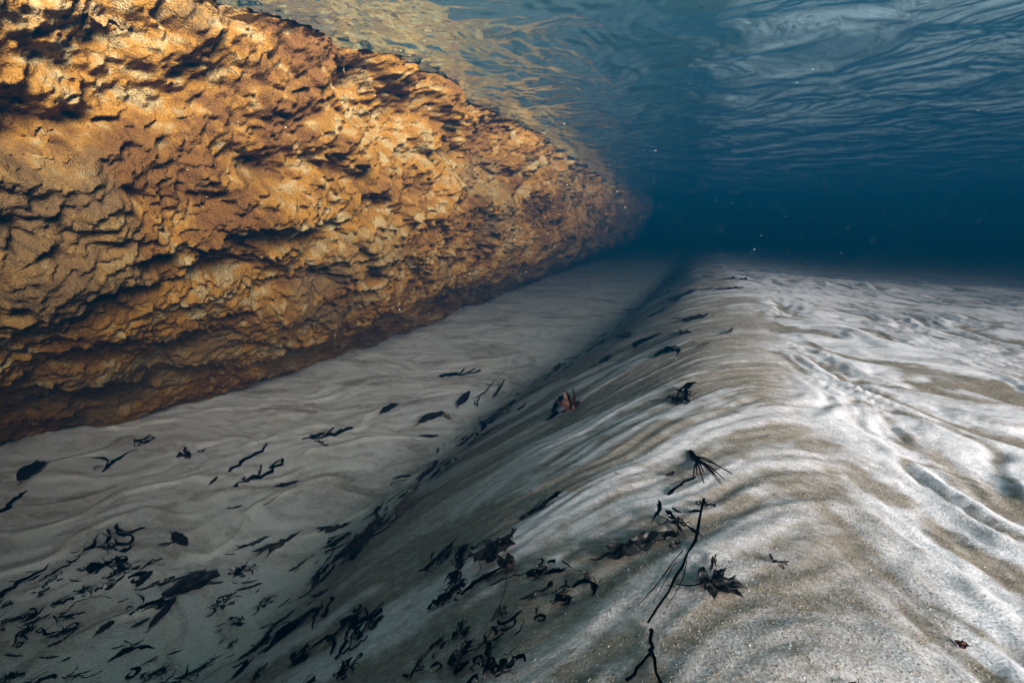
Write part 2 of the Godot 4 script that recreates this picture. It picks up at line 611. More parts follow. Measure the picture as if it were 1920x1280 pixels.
func ripple(x: float, z: float) -> float:
	var wx := x + 0.10 * nd.get_noise_2d(x * 2.0, z * 2.0)
	var wz := z + 0.10 * nd.get_noise_2d(x * 2.0 + 50.0, z * 2.0)
	var by_wall := clampf(1.0 - (x - (-1.35 + 0.40 * -z)) / 1.6, 0.0, 1.0)      # the swell breaks up against the ledge
	var ruffled := 0.12 + 0.34 * smooth(-0.3, 0.4, nd.get_noise_2d(x * 1.1 + 70.0, z * 1.1)) + 0.65 * by_wall
	var y := 0.012 * nd.get_noise_2d(wx * 2.0, wz * 2.4)
	y += 0.0060 * nd.get_noise_2d(wx * 7.0 + 20.0, wz * 7.0) * (0.5 + 0.5 * ruffled)
	y += ruffled * (0.0044 * nd.get_noise_2d(wx * 20.0, wz * 16.0 + 20.0) + 0.0011 * nd.get_noise_2d(wx * 46.0, wz * 40.0 + 50.0))
	return y


# ------------------------------------------------------------------ sunken leaves and twigs

# where each piece lies on the sand: [x, z of one end, x, z of the other]
var lying := {
	"maple": [[-0.282, -1.081, -0.478, -1.116]],
	"stem": [[-0.337, -1.098, -0.207, -1.16], [0.243, -0.578, 0.122, -0.387], [0.185, -0.485, 0.12, -0.415], [0.185, -0.471, 0.148, -0.411], [0.173, -0.471, 0.135, -0.418], [0.154, -0.441, 0.171, -0.428], [-0.021, -0.471, -0.005, -0.551]],
	"scrap": [[-0.556, -1.311, -0.478, -1.334], [-0.43, -1.361, -0.288, -1.09], [0.014, -0.483, 0.037, -0.487], [-1.324, -1.899, -1.241, -1.792], [-0.883, -1.428, -0.853, -1.442], [-1.233, -1.848, -1.224, -1.882], [-0.096, -2.478, -0.044, -2.651], [0.643, -1.916, 0.614, -1.696], [0.707, -2.187, 0.809, -2.094], [-0.746, -1.244, -0.699, -1.285], [-0.685, -1.209, -0.611, -1.295]],
	"needles": [[0.291, -0.766, 0.283, -0.634]],
	"redtwig": [[0.215, -0.637, 0.272, -0.686]],
	"crumple": [[0.239, -0.599, 0.259, -0.576], [0.181, -0.58, 0.217, -0.533], [0.167, -0.524, 0.206, -0.529], [0.037, -0.471, 0.073, -0.474], [-0.014, -0.478, 0, -0.485], [-0.028, -0.464, -0.004, -0.425], [-0.072, -0.419, -0.032, -0.447], [-0.032, -0.389, -0.013, -0.43], [-0.019, -0.388, 0.017, -0.387], [-0.101, -0.442, -0.1, -0.471], [-0.271, -0.704, -0.181, -0.562], [-0.354, -0.665, -0.307, -0.685], [-0.429, -0.704, -0.402, -0.713], [-1.172, -1.298, -1.063, -1.181], [-1.077, -1.191, -0.968, -1.109], [-0.801, -1.118, -0.787, -1.146], [-1.059, -1, -1.022, -1.026], [-1.013, -0.956, -0.972, -0.981], [-1.016, -0.885, -1.065, -0.959], [-1.111, -0.937, -1.12, -0.965], [-0.716, -0.812, -0.698, -0.824], [-1.562, -1.93, -1.446, -1.913], [0.328, -1.876, 0.43, -2.086], [0.572, -1.5, 0.605, -1.503], [0.352, -0.979, 0.409, -1.093], [0.271, -0.459, 0.287, -0.463], [0.243, -0.309, 0.268, -0.311], [-0.622, -0.942, -0.583, -0.967], [-0.581, -0.879, -0.558, -0.889], [-1.172, -0.997, -1.16, -1.029], [-1.138, -1.041, -1.117, -1.072]],
	"flatleaf": [[0.111, -0.513, 0.172, -0.526]],
	"redchip": [[0.128, -0.518, 0.135, -0.527], [-0.433, -0.994, -0.423, -1.024], [0.378, -0.36, 0.386, -0.366]],
	"blackmaple": [[0.169, -0.43, 0.217, -0.427]],
	"chip": [[0.204, -0.455, 0.218, -0.476], [0.08, -0.486, 0.085, -0.492], [0.713, -1.633, 0.75, -1.689], [1.501, -3.467, 1.665, -3.778], [1.525, -3.389, 1.678, -3.649], [-0.963, -1.228, -0.945, -1.24]],
	"strip": [[0.08, -0.454, 0.113, -0.494], [0.022, -0.447, 0.036, -0.469], [-0.069, -0.565, -0.011, -0.606], [-0.465, -0.769, -0.39, -0.902], [-0.513, -0.756, -0.455, -0.754], [-0.961, -1.107, -0.908, -1.193], [-0.871, -0.986, -0.859, -1.077], [-0.808, -0.85, -0.779, -0.933], [-1.085, -0.953, -1.035, -0.989], [-0.753, -0.834, -0.693, -0.851], [-1.479, -1.673, -1.603, -1.903], [-0.168, -2.024, -0.02, -1.801], [0.484, -1.464, 0.611, -1.665]],
	"twig": [[0.002, -0.437, 0.015, -0.458], [-0.275, -0.696, -0.19, -0.635], [-0.243, -0.591, -0.199, -0.593], [-0.352, -0.837, -0.309, -0.745], [-1.158, -1.12, -1.15, -1.194], [-1.139, -1.068, -1.142, -1.126], [-0.835, -0.815, -0.803, -0.828], [-0.658, -0.797, -0.659, -0.832], [-0.803, -1.932, -0.727, -1.868], [-0.486, -0.846, -0.501, -0.881]],
	"redleaf": [[-0.018, -0.579, 0.007, -0.545], [0.216, -2.822, 0.287, -2.584]],
	"thintwig": [[-0.028, -0.543, 0.036, -0.515], [-0.388, -0.879, -0.316, -0.737], [-1.024, -1.022, -0.949, -1.037], [-0.79, -1.457, -0.757, -1.53], [-0.646, -1.936, -0.569, -1.956], [-0.154, -2.539, -0.096, -2.74], [-0.179, -2.298, -0.101, -2.614], [0.059, -2.143, 0.109, -2.151], [0.306, -1.465, 0.342, -1.487], [0.312, -0.694, 0.325, -0.69]],
	"loopleaf": [[-0.044, -0.606, -0.003, -0.609]],
	"leaf": [[-0.438, -0.977, -0.448, -1.026], [-1.155, -1.204, -1.155, -1.247], [-0.92, -1.077, -0.918, -1.133], [-0.84, -1.047, -0.736, -1.124], [-0.796, -0.945, -0.779, -1.022], [-0.836, -0.946, -0.81, -0.972], [-0.897, -0.925, -0.886, -0.967], [-1.665, -1.563, -1.753, -1.743], [-1.032, -1.582, -1.036, -1.634], [-0.803, -1.559, -0.737, -1.61], [-0.614, -2.237, -0.565, -2.378], [-0.411, -2.08, -0.317, -2.26], [-0.377, -1.942, -0.31, -1.995], [-0.265, -2.336, -0.225, -2.547], [0.897, -3.011, 1.137, -3.059], [0.525, -2.558, 0.573, -2.294], [0.227, -0.684, 0.242, -0.691], [-0.965, -1.288, -0.894, -1.234], [-0.931, -1.247, -0.901, -1.25]],
	"stick": [[-1.21, -1.036, -1.214, -1.175], [-1.566, -1.398, -1.633, -1.565], [-1.027, -1.687, -0.975, -1.881], [0.094, -1.278, 0.188, -1.702], [0.466, -1.922, 0.661, -2.124]],
	"branch": [[-0.948, -1.576, -0.853, -1.746], [-0.873, -1.975, -0.668, -1.993], [-0.422, -2.87, -0.187, -2.943]],
	"yellowleaf": [[-0.317, -2.222, -0.276, -2.161]],
	"pale_leaf": [[-0.117, -2.011, 0.013, -1.907]],
}


class Shape:
	var v := PackedVector3Array()
	var n := PackedVector3Array()
	var f := PackedInt32Array()
	func mesh() -> ArrayMesh:
		var a := []
		a.resize(Mesh.ARRAY_MAX)
		a[Mesh.ARRAY_VERTEX] = v
		a[Mesh.ARRAY_NORMAL] = n
		a[Mesh.ARRAY_INDEX] = f
		var m := ArrayMesh.new()
		m.add_surface_from_arrays(Mesh.PRIMITIVE_TRIANGLES, a)
		return m


func tube(points: Array, radii: Array, sides := 6, st: Shape = null) -> Shape:
	if st == null:
		st = Shape.new()
	var first := st.v.size()
	for i in points.size():
		var d: Vector3 = (points[mini(i + 1, points.size() - 1)] - points[maxi(i - 1, 0)]).normalized()
		var side := d.cross(Vector3.UP if absf(d.y) < 0.9 else Vector3.RIGHT).normalized()
		var up := side.cross(d)
		for k in sides:
			var a := TAU * k / sides
			var o := side * cos(a) + up * sin(a)
			st.v.append(points[i] + o * radii[i] * (1.0 + 0.16 * sin(k * 2.3 + i * 1.7)))
			st.n.append(o)
	for i in points.size() - 1:
		for k in sides:
			var a := first + i * sides + k
			var b := first + i * sides + (k + 1) % sides
			st.f.append_array(PackedInt32Array([a, a + sides, b, b, a + sides, b + sides]))
	for end in [0, points.size() - 1]:
		var c := st.v.size()
		st.v.append(points[end])
		st.n.append((points[end] - points[1 if end == 0 else end - 1]).normalized())
		for k in sides:
			var a: int = first + end * sides + k
			var b: int = first + end * sides + (k + 1) % sides
			st.f.append_array(PackedInt32Array([c, a, b] if end == 0 else [c, b, a]))
	return st


func bend_of(p: Vector2, how: Dictionary) -> float:               # how far a leaf's sheet rises at p
	var y: float = how.get("bow", 0.0) * p.x * p.x + how.get("fold", 0.0) * absf(p.y)
	var k: float = how.get("seed", 0.0)
	y += how.get("crease", 0.0) * (nd.get_noise_2d(p.x * 3.2 + k, p.y * 4.5) + 0.45 * nd.get_noise_2d(p.x * 8.0 + k, p.y * 9.0 + 5.0))
	y += how.get("roll", 0.0) * pow(absf(p.y) * 2.0, 2.0)
	return y


func sheet(outline: Array, rings: int, how: Dictionary) -> Shape:  # a leaf blade: rings round its middle, two faces and a rim
	var st := Shape.new()
	var count := outline.size()
	var thick := 0.006
	var places := PackedVector3Array()
	for ring in rings + 1:
		var t := ring / float(rings)
		for k in count:
			var p: Vector2 = outline[k] * t
			places.append(Vector3(p.x, bend_of(p, how), p.y))
	for face in 2:
		var off := thick if face == 0 else -thick
		for i in places.size():
			st.v.append(places[i] + Vector3(0, off, 0))
			var p := Vector2(places[i].x, places[i].z)
			var e := 0.02
			var g := Vector3(bend_of(p - Vector2(e, 0), how) - bend_of(p + Vector2(e, 0), how), 2 * e, bend_of(p - Vector2(0, e), how) - bend_of(p + Vector2(0, e), how)).normalized()
			st.n.append(g if face == 0 else -g)
	var half := places.size()
	for ring in rings:
		for k in count:
			var a := ring * count + k
			var b := ring * count + (k + 1) % count
			var c := a + count
			var d := b + count
			st.f.append_array(PackedInt32Array([a, c, b, b, c, d]))
			st.f.append_array(PackedInt32Array([half + a, half + b, half + c, half + b, half + d, half + c]))
	for k in count:
		var a := rings * count + k
		var b := rings * count + (k + 1) % count
		st.f.append_array(PackedInt32Array([a, half + a, b, b, half + a, half + b]))
	return st


func oval(width: float, ragged: float, seed_: float, count := 30) -> Array:
	var out := []
	for k in count:
		var t := TAU * k / count
		var r := 1.0 + ragged * (nd.get_noise_2d(cos(t) * 1.6 + seed_, sin(t) * 1.6) + 0.38 * nd.get_noise_2d(cos(t) * 3.8 + seed_, sin(t) * 3.8 + 9.0))
		out.append(Vector2(0.5 * cos(t), width * sin(t) * pow(absf(sin(t)), 0.35)) * r)
	return out


func maple_outline() -> Array:
	var half := [[0, 0.62], [5, 0.50], [8, 0.44], [13, 0.45], [17, 0.33], [24, 0.23], [31, 0.30], [36, 0.40], [40, 0.42], [45, 0.56], [49, 0.45], [55, 0.41], [62, 0.30], [72, 0.21], [82, 0.25], [92, 0.36], [100, 0.44], [108, 0.34], [120, 0.28], [138, 0.20], [158, 0.14]]
	var out := []
	for h in half:
		out.append(Vector2.from_angle(deg_to_rad(h[0])) * h[1])
	out.append(Vector2(-0.10, 0))
	for i in range(half.size() - 1, 0, -1):
		out.append(Vector2.from_angle(-deg_to_rad(half[i][0])) * half[i][1] * (0.92 if i % 3 else 1.04))
	return out


func leaf_thing(called: String, outline: Array, how: Dictionary, skin: Material, stalk: float, veins: Array = []) -> Node3D:
	var o := Node3D.new()
	o.name = called
	var blade := put("blade", sheet(outline, 5, how).mesh(), skin, o)
	var rib := []
	var radii := []
	for i in 9:
		var x := lerpf(0.40, -0.45, i / 8.0)
		rib.append(Vector3(x, bend_of(Vector2(x, 0), how) + 0.007, 0.0))
		radii.append(0.004 + 0.007 * i / 8.0)
	if veins.is_empty():
		put("vein", tube(rib, radii, 5).mesh(), M.vein, blade)
	for v in veins:
		var line := []
		var r := []
		for i in 7:
			var p: Vector2 = v * (i / 6.0)
			line.append(Vector3(p.x, bend_of(p, how) + 0.007, p.y))
			r.append(0.011 - 0.008 * i / 6.0)
		put("vein", tube(line, r, 5).mesh(), M.vein, blade)
	if stalk > 0.0:
		var line := []
		var r := []
		var start := -0.08 if veins.size() else -0.44
		for i in 6:
			var x := start - stalk * i / 5.0
			line.append(Vector3(x, bend_of(Vector2(start, 0), how) + 0.01 - 0.03 * sin(i * 0.6), 0.05 * sin(i * 0.55)))
			r.append(0.012 - 0.002 * i / 5.0)
		put("stalk", tube(line, r, 6).mesh(), M.vein, o)
	return o


func ribbon(r: RandomNumberGenerator, width: float, curl: float) -> Shape:    # a curling shred: a flat band with ragged edges, one unit long
	var st := Shape.new()
	var n := 13
	var sides := 6
	var spine := [Vector3(-0.5, 0.0, 0.0)]
	var head := r.randfn() * 0.3 * curl
	var turn := r.randfn() * curl
	for i in n - 1:
		turn += r.randfn() * curl * 0.9
		head += turn * 0.16
		spine.append(spine[-1] + Vector3(cos(head), 0.35 * curl * sin(i * 0.9 + turn * 3.0) * 0.4, sin(head)) / (n - 1.0))
	var roll := r.randfn() * 0.7
	var spin := r.randfn() * 0.22
	for i in n:
		var d: Vector3 = (spine[mini(i + 1, n - 1)] - spine[maxi(i - 1, 0)]).normalized()
		var side := d.cross(Vector3.UP).normalized()
		var up := side.cross(d)
		var a := roll + spin * i
		var across := side * cos(a) + up * sin(a)
		var over := up * cos(a) - side * sin(a)
		var t := i / (n - 1.0)
		var w := width * pow(sin(PI * clampf(t, 0.04, 0.97)), 0.55)
		for k in sides:
			var b := TAU * k / sides
			var rag := 1.0 + 0.55 * r.randfn() * absf(cos(b)) * 0.6
			st.v.append(spine[i] + across * cos(b) * w * rag + over * sin(b) * 0.007)
			st.n.append((across * cos(b) * 0.25 + over * sin(b)).normalized())
	for i in n - 1:
		for k in sides:
			var a := i * sides + k
			var b := i * sides + (k + 1) % sides
			st.f.append_array(PackedInt32Array([a, a + sides, b, b, a + sides, b + sides]))
	return st


func shredded(k: int) -> Node3D:                                   # a leaf rotted into curled shreds and strings
	var r := RandomNumberGenerator.new()
	r.seed = 500 + k
	var o := Node3D.new()
	o.name = "rotten_leaf"
	for i in 8 + k % 3:
		var part := put("shred", ribbon(r, r.randf_range(0.03, 0.10), 1.0).mesh(), M.black_leaf if r.randf() < 0.65 else M.brown_leaf, o)
		var size := r.randf_range(0.35, 0.85)
		part.transform = Transform3D(Basis(Vector3.UP, r.randfn() * 0.5) * Basis(Vector3.BACK, r.randfn() * 0.16) * Basis().scaled(Vector3(size, size, size)), Vector3(r.randf_range(-0.30, 0.30), 0.012 * i, r.randf_range(-0.15, 0.15)))
	for i in 5:
		var p := Vector3(r.randf_range(-0.4, 0.1), 0.03, r.randf_range(-0.1, 0.1))
		var d := Vector3(r.randf_range(0.2, 0.5), r.randf_range(-0.02, 0.14), r.randfn() * 0.16)
		put("string", tube([p, p + d * 0.3 + Vector3(0, 0.03, 0.03), p + d * 0.7 + Vector3(0, 0.05, -0.02), p + d], [0.010, 0.012, 0.010, 0.006], 5).mesh(), M.bark, o)
	return o


func stripped(k: int) -> Node3D:
	var r := RandomNumberGenerator.new()
	r.seed = 900 + k
	var o := Node3D.new()
	o.name = "leaf_strip"
	for i in 3:
		var part := put("shred", ribbon(r, [0.07, 0.045, 0.03][i], 0.55).mesh(), M.black_leaf if i else M.brown_leaf, o)
		var size: float = [1.0, 0.7, 0.5][i]
		part.transform = Transform3D(Basis(Vector3.UP, r.randfn() * 0.15).scaled(Vector3(size, size, size)), Vector3(r.randf_range(-0.1, 0.1) * i, 0.015 * i, r.randfn() * 0.03))
	return o


func rod(called: String, thick: float, bow: float, skin: Material, kinks := 0.0, seed_ := 0) -> MeshInstance3D:
	var line := []
	var r := []
	for i in 10:
		var t := i / 9.0
		line.append(Vector3(t - 0.5, 0.012 + 0.03 * sin(t * 5.0 + seed_), bow * (1.0 - pow(2.0 * t - 1.0, 2.0)) + kinks * nd.get_noise_2d(t * 5.0 + seed_ * 7.0, 3.0)))
		r.append(thick * (1.0 - 0.45 * t) * (1.0 + 0.2 * sin(i * 2.1 + seed_)))
	var o := MeshInstance3D.new()
	o.name = called
	o.mesh = tube(line, r, 7).mesh()
	o.material_override = skin
	return o


func branch_thing(seed_: int) -> Node3D:
	var o := Node3D.new()
	o.name = "branch"
	put("stem", rod("stem", 0.045, 0.05, M.bark, 0.12, seed_).mesh, M.bark, o)
	for k in 3:
		var from := Vector3(-0.25 + 0.22 * k, 0.03, 0.03)
		var to := from + Vector3(0.16, 0.05 + 0.03 * k, (0.17 - 0.03 * k) * (1 if k != 1 else -1))
		put("side_twig", tube([from, from.lerp(to, 0.5) + Vector3(0.02, 0.02, 0), to], [0.024, 0.018, 0.008], 6).mesh(), M.bark, o)
	put("leaf_rag", sheet(oval(0.25, 0.9, seed_ + 0.4, 18), 3, {"crease": 0.12, "seed": seed_ * 1.0}).mesh(), M.black_leaf, o).transform = Transform3D(Basis().scaled(Vector3(0.38, 0.38, 0.38)), Vector3(-0.33, 0.03, -0.02))
	return o


func needle_thing() -> Node3D:
	var o := Node3D.new()
	o.name = "needle_tuft"
	put("stem", tube([Vector3(-0.5, 0.02, 0), Vector3(-0.32, 0.03, 0.02), Vector3(-0.10, 0.03, 0.0)], [0.035, 0.04, 0.025], 7).mesh(), M.bark, o)
	for k in 9:
		var a := lerpf(-0.65, 0.60, k / 8.0)
		var from := Vector3(-0.34 + 0.035 * (k % 5), 0.035, 0.0)
		var long := 0.45 + 0.35 * absf(sin(k * 1.9))
		var to := from + Vector3(cos(a) * long, 0.02 + 0.05 * sin(k * 2.0), sin(a) * long * 0.7)
		put("needle", tube([from, from.lerp(to, 0.55) + Vector3(0, 0.03, 0), to], [0.013, 0.012, 0.006], 5).mesh(), M.bark, o)
	return o


func fork_thing() -> Node3D:
	var o := Node3D.new()
	o.name = "forked_twig"
	var a := Vector3(0.124, 0, -0.385)
	var b := Vector3(0.117, 0, -0.359)
	var c := Vector3(0.092, 0, -0.335)
	var d := Vector3(0.115, 0, -0.310)
	for p in [[a, b, "stem", 0.0016], [b, c, "fork", 0.0012], [b, d, "fork", 0.0013]]:
		var line := []
		var r := []
		for i in 6:
			var q: Vector3 = p[0].lerp(p[1], i / 5.0) + Vector3(0.0012 * sin(i * 2.0), 0, 0.001 * cos(i * 3.0))
			line.append(Vector3(q.x - b.x, sand_at(q.x, q.z) - sand_at(b.x, b.z) + 0.004, q.z - b.z))
			r.append(p[3] * (1.0 + (0.35 if i in [0, 5] else 0.0)))
		put(p[2], tube(line, r, 7).mesh(), M.bark, o)
	o.position = Vector3(b.x, sand_at(b.x, b.z), b.z)
	return o


func ground_frame(x: float, z: float, along: Vector2, scale_: Vector3, lift := 0.0) -> Transform3D:
	var e := 0.012
	var up := Vector3(sand_at(x - e, z) - sand_at(x + e, z), 2.0 * e, sand_at(x, z - e) - sand_at(x, z + e)).normalized()
	var ahead := Vector3(along.x, 0, along.y)
	ahead = (ahead - up * ahead.dot(up)).normalized()
	var side := ahead.cross(up)
	return Transform3D(Basis(ahead * scale_.x, up * scale_.y, side * scale_.z), Vector3(x, sand_at(x, z) + lift, z))


func zone_of(x: float, z: float) -> int:                           # 0 trough, 1 foot of the dune, 2 slope, 3 top
	var i := int(clampf((8.0 - z) / 0.02, 0.0, 2899.0))
	var s := (x - line_x_toe[i]) / (line_x_crest[i] - line_x_toe[i])
	return 0 if s < -0.22 else 1 if s < 0.22 else 2 if s < 0.97 else 3


const ZONE := ["the pale silt of the trough", "the dark litter line at the dune foot", "the streaked dune slope", "the white dune top"]

# things one can find in the picture, that smaller pieces lie beside
const LANDMARKS := [
	[Vector2(-0.36, -1.10), 0.24, "beside the big brown maple leaf"],
	[Vector2(0.287, -0.70), 0.12, "beside the needle tuft"],
	[Vector2(0.117, -0.36), 0.10, "beside the forked twig"],
	[Vector2(0.16, -1.30), 0.25, "beside the upright red leaf"],
	[Vector2(0.19, -0.43), 0.07, "beside the small black lobed leaf"],
	[Vector2(0.14, -0.52), 0.08, "beside the flat black leaf with a red chip"],
	[Vector2(-0.01, -0.56), 0.12, "beside the brown leaf capped stem"],
	[Vector2(-0.90, -1.66), 0.26, "beside the twiggy branch in the trough"],
	[Vector2(-0.77, -1.98), 0.25, "beside the long branch under the ledge"],
	[Vector2(-0.30, -2.90), 0.45, "beside the far branch below the ledge"],
	[Vector2(0.27, -2.90), 0.45, "beside the rusty curled leaf"],
	[Vector2(-0.05, -2.08), 0.30, "beside the bleached leaf in the litter line"],
	[Vector2(0.60, -2.1), 0.35, "beside the straight stick on the far slope"],
	[Vector2(-1.21, -1.10), 0.17, "beside the thick stick on the dark silt"],
	[Vector2(-0.79, -1.08), 0.16, "beside the longest whole leaf on the silt"],
	[Vector2(-1.60, -1.55), 0.45, "close under the foot of the ledge"],
	[Vector2(-0.28, -0.76), 0.18, "beside the twig on the lower slope"],
	[Vector2(-0.45, -0.90), 0.20, "beside the longest ragged strip at the dune foot"],
]

func spot(x: float, z: float) -> String:
	for l in LANDMARKS:
		if Vector2(x, z).distance_to(l[0]) < l[1]:
			return l[2]
	return "on " + ZONE[zone_of(x, z)]


func size_word(size: float) -> String:
	return "tiny" if size < 0.014 else "small" if size < 0.035 else "middling" if size < 0.08 else "large"


func lay(proto: Node3D, called: String, x: float, z: float, along: Vector2, scale_: Vector3, lift: float, label: String, category: String, group: String) -> Node3D:
	var o: Node3D = proto.duplicate()
	o.name = numbered(called)
	o.transform = ground_frame(x, z, along, scale_, lift)
	add_child(o)
	tag(o, label, category, group)
	return o


func build_debris() -> void:
	var tips := [Vector2(0.58, 0), Vector2.from_angle(deg_to_rad(45)) * 0.52, Vector2.from_angle(deg_to_rad(-45)) * 0.50, Vector2.from_angle(deg_to_rad(100)) * 0.40, Vector2.from_angle(deg_to_rad(-100)) * 0.40]
	var maple := maple_outline()
	var kinds := {}
	kinds.rotten = []
	for k in 8:
		kinds.rotten.append(shredded(k))
	kinds.strip = []
	for k in 4:
		kinds.strip.append(stripped(k))
	kinds.leaf = []
	for k in 4:
		kinds.leaf.append(leaf_thing("sunken_leaf", oval(0.15 + 0.02 * k, 0.12, 70 + k * 2.9, 28), {"crease": 0.05, "fold": 0.35, "bow": 0.2, "seed": 25 + k * 9.0}, M.black_leaf, 0.20))
	kinds.scrap = []
	for k in 5:
		var o := MeshInstance3D.new()
		o.name = "leaf_scrap"
		o.mesh = sheet(oval(0.09 + 0.05 * (k % 3), 0.9, 90 + k * 3.3, 22), 3, {"crease": 0.12, "bow": 0.2, "seed": 60 + k * 8.0}).mesh()
		o.material_override = M.black_leaf if k % 4 else M.brown_leaf
		kinds.scrap.append(o)
	kinds.twig = [rod("twig", 0.035, 0.03, M.bark, 0.10, 1), rod("twig", 0.03, -0.05, M.bark, 0.14, 2), rod("twig", 0.028, 0.08, M.brown_bark, 0.08, 3)]
	kinds.thintwig = [rod("twig", 0.014, 0.04, M.bark, 0.06, 4), rod("twig", 0.012, -0.10, M.brown_bark, 0.05, 5)]
	kinds.stick = [rod("stick", 0.032, 0.02, M.bark, 0.07, 6), rod("stick", 0.036, -0.02, M.bark, 0.10, 7)]
	kinds.stem = [rod("slender_twig", 0.0065, 0.02, M.bark, 0.008, 8), rod("slender_twig", 0.008, -0.02, M.bark, 0.012, 9)]
	kinds.branch = [branch_thing(1), branch_thing(2), branch_thing(3)]
	var how := {"maple": {"crease": 0.07, "bow": -0.16, "fold": 0.10, "seed": 3.0}, "upright": {"crease": 0.10, "bow": 0.5, "fold": 0.2, "roll": 0.15, "seed": 8.0}, "black": {"crease": 0.10, "bow": -0.1, "fold": 0.25, "seed": 15.0}}
	var plain := {
		"crumple": ["rotten", "rotten_leaf", "%s black leaf rotted to curled shreds %s", "leaf", "shredded black leaves %s"],
		"strip": ["strip", "leaf_strip", "%s ragged black strip of leaf %s", "leaf", "ragged black leaf strips %s"],
		"leaf": ["leaf", "sunken_leaf", "%s whole dark pointed leaf %s", "leaf", "whole dark leaves %s"],
		"scrap": ["scrap", "leaf_scrap", "%s torn dark leaf scrap %s", "leaf scrap", "torn leaf scraps %s"],
		"chip": ["scrap", "leaf_scrap", "%s torn dark leaf scrap %s", "leaf scrap", "torn leaf scraps %s"],
		"twig": ["twig", "twig", "%s crooked dark twig %s", "twig", "crooked twigs %s"],
		"thintwig": ["thintwig", "thin_twig", "%s hair thin dark twig %s", "twig", "hair thin twigs %s"],
		"stick": ["stick", "stick", "%s straight dark stick %s", "stick", "straight sticks %s"],
		"stem": ["stem", "slender_twig", "%s thin straight black twig %s", "twig", "long thin black twigs %s"],
		"branch": ["branch", "branch", "%s sunken black branch with side twigs %s", "branch", "sunken branches %s"],
	}
	var turn := 0
	for kind in lying:
		for p in lying[kind]:
			var a := Vector2(p[0], p[1])
			var b := Vector2(p[2], p[3])
			var mid := (a + b) * 0.5
			var long: float = Vector3(a.x, sand_at(a.x, a.y), a.y).distance_to(Vector3(b.x, sand_at(b.x, b.y), b.y))
			var along := b - a
			turn += 1
			if plain.has(kind):
				var w: Array = plain[kind]
				var set_: Array = kinds[w[0]]
				var most := minf(long, 0.26)
				var wide := most
				if w[0] in ["rotten", "scrap"]:
					wide = clampf(most, 0.02, 0.10) * (0.8 + 0.4 * rng.randf())
				if w[0] in ["strip", "leaf"]:
					wide = clampf(most, 0.03, 0.14)
				lay(set_[turn % set_.size()], w[1], mid.x, mid.y, along, Vector3(most, wide, wide), 0.003 if w[0] in ["twig", "thintwig", "stick", "stem", "branch"] else 0.005, w[2] % [size_word(most), spot(mid.x, mid.y)], w[3], w[4] % spot(mid.x, mid.y))
			elif kind == "maple":
				lay(leaf_thing("maple_leaf", maple, how.maple, M.brown_leaf, 0.45, tips), "maple_leaf", -0.36, -1.09, along, Vector3(0.15, 0.15, 0.15), 0.012, "big pointed brown maple leaf stranded where slope meets trough", "leaf", "")
			elif kind == "blackmaple":
				lay(leaf_thing("maple_leaf", maple, how.black, M.black_leaf, 0.5, tips), "maple_leaf", mid.x, mid.y, along, Vector3(0.058, 0.058, 0.058), 0.006, "small black lobed leaf beside the bundle of long stems", "leaf", "")
			elif kind == "needles":
				lay(needle_thing(), "needle_tuft", mid.x, mid.y, along, Vector3(long, 0.10, 0.10), 0.004, "tuft of dark needles fanned out on the upper dune slope", "needles", "")
			elif kind == "redtwig":
				lay(rod("red_twig", 0.03, 0.01, M.red_leaf, 0.03, 12), "red_twig", mid.x, mid.y, along, Vector3(long, long, long), 0.002, "short red brown sliver of twig below the needle tuft", "twig", "")
			elif kind == "flatleaf":
				lay(leaf_thing("sunken_leaf", oval(0.15, 0.5, 3.3, 44), {"crease": 0.10, "fold": 0.25, "seed": 2.0}, M.black_leaf, 0.3), "sunken_leaf", mid.x, mid.y, along, Vector3(0.075, 0.075, 0.075), 0.006, "flat black leaf with a red chip on it beside the long stems", "leaf", "")
			elif kind == "redchip":
				lay(red_chip(turn), "red_chip", mid.x, mid.y, along, Vector3(maxf(minf(long, 0.024), 0.012), 0.02, 0.02), 0.010 if turn < 30 else 0.004, "tiny bright red flake of leaf on the sand or on a black leaf", "leaf flake", "tiny red flakes")
			elif kind == "redleaf":
				lay(leaf_thing("red_leaf", oval(0.2, 0.3, turn * 1.0, 26), {"crease": 0.10, "bow": 0.6, "fold": 0.2, "seed": turn * 2.0}, M.red_leaf if mid.y < -2.0 else M.brown_leaf, 0.2), "red_leaf", mid.x, mid.y, along, Vector3(minf(long, 0.11), minf(long, 0.11), minf(long, 0.11)), 0.012, "rusty brown curled leaf caught in the far litter line" if mid.y < -2.0 else "small brown leaf capping an upright looking stem on the slope", "leaf", "")
			elif kind == "pale_leaf":
				lay(leaf_thing("bleached_leaf", oval(0.22, 0.35, 6.6, 30), {"crease": 0.07, "fold": 0.2, "seed": 33.0}, M.pale_leaf, 0.2), "bleached_leaf", mid.x, mid.y, along, Vector3(long, 0.12, 0.12), 0.012, "pale bleached leaf half buried in the litter line", "leaf", "")
			elif kind == "yellowleaf":
				lay(leaf_thing("yellowed_leaf", oval(0.16, 0.2, 7.6, 28), {"crease": 0.05, "fold": 0.2, "seed": 34.0}, M.yellow_leaf, 0.2), "yellowed_leaf", mid.x, mid.y, along, Vector3(long, 0.07, 0.07), 0.008, "narrow yellowed leaf lying on silt near the litter line", "leaf", "")
			elif kind == "loopleaf":
				lay(leaf_thing("curled_leaf", oval(0.26, 0.4, 9.1, 30), {"crease": 0.14, "roll": 0.25, "bow": 0.4, "seed": 44.0}, M.black_leaf, 0.3), "curled_leaf", mid.x, mid.y, along, Vector3(0.07, 0.07, 0.07), 0.010, "dark curled leaf with translucent ribs above the brown capped stem", "leaf", "")
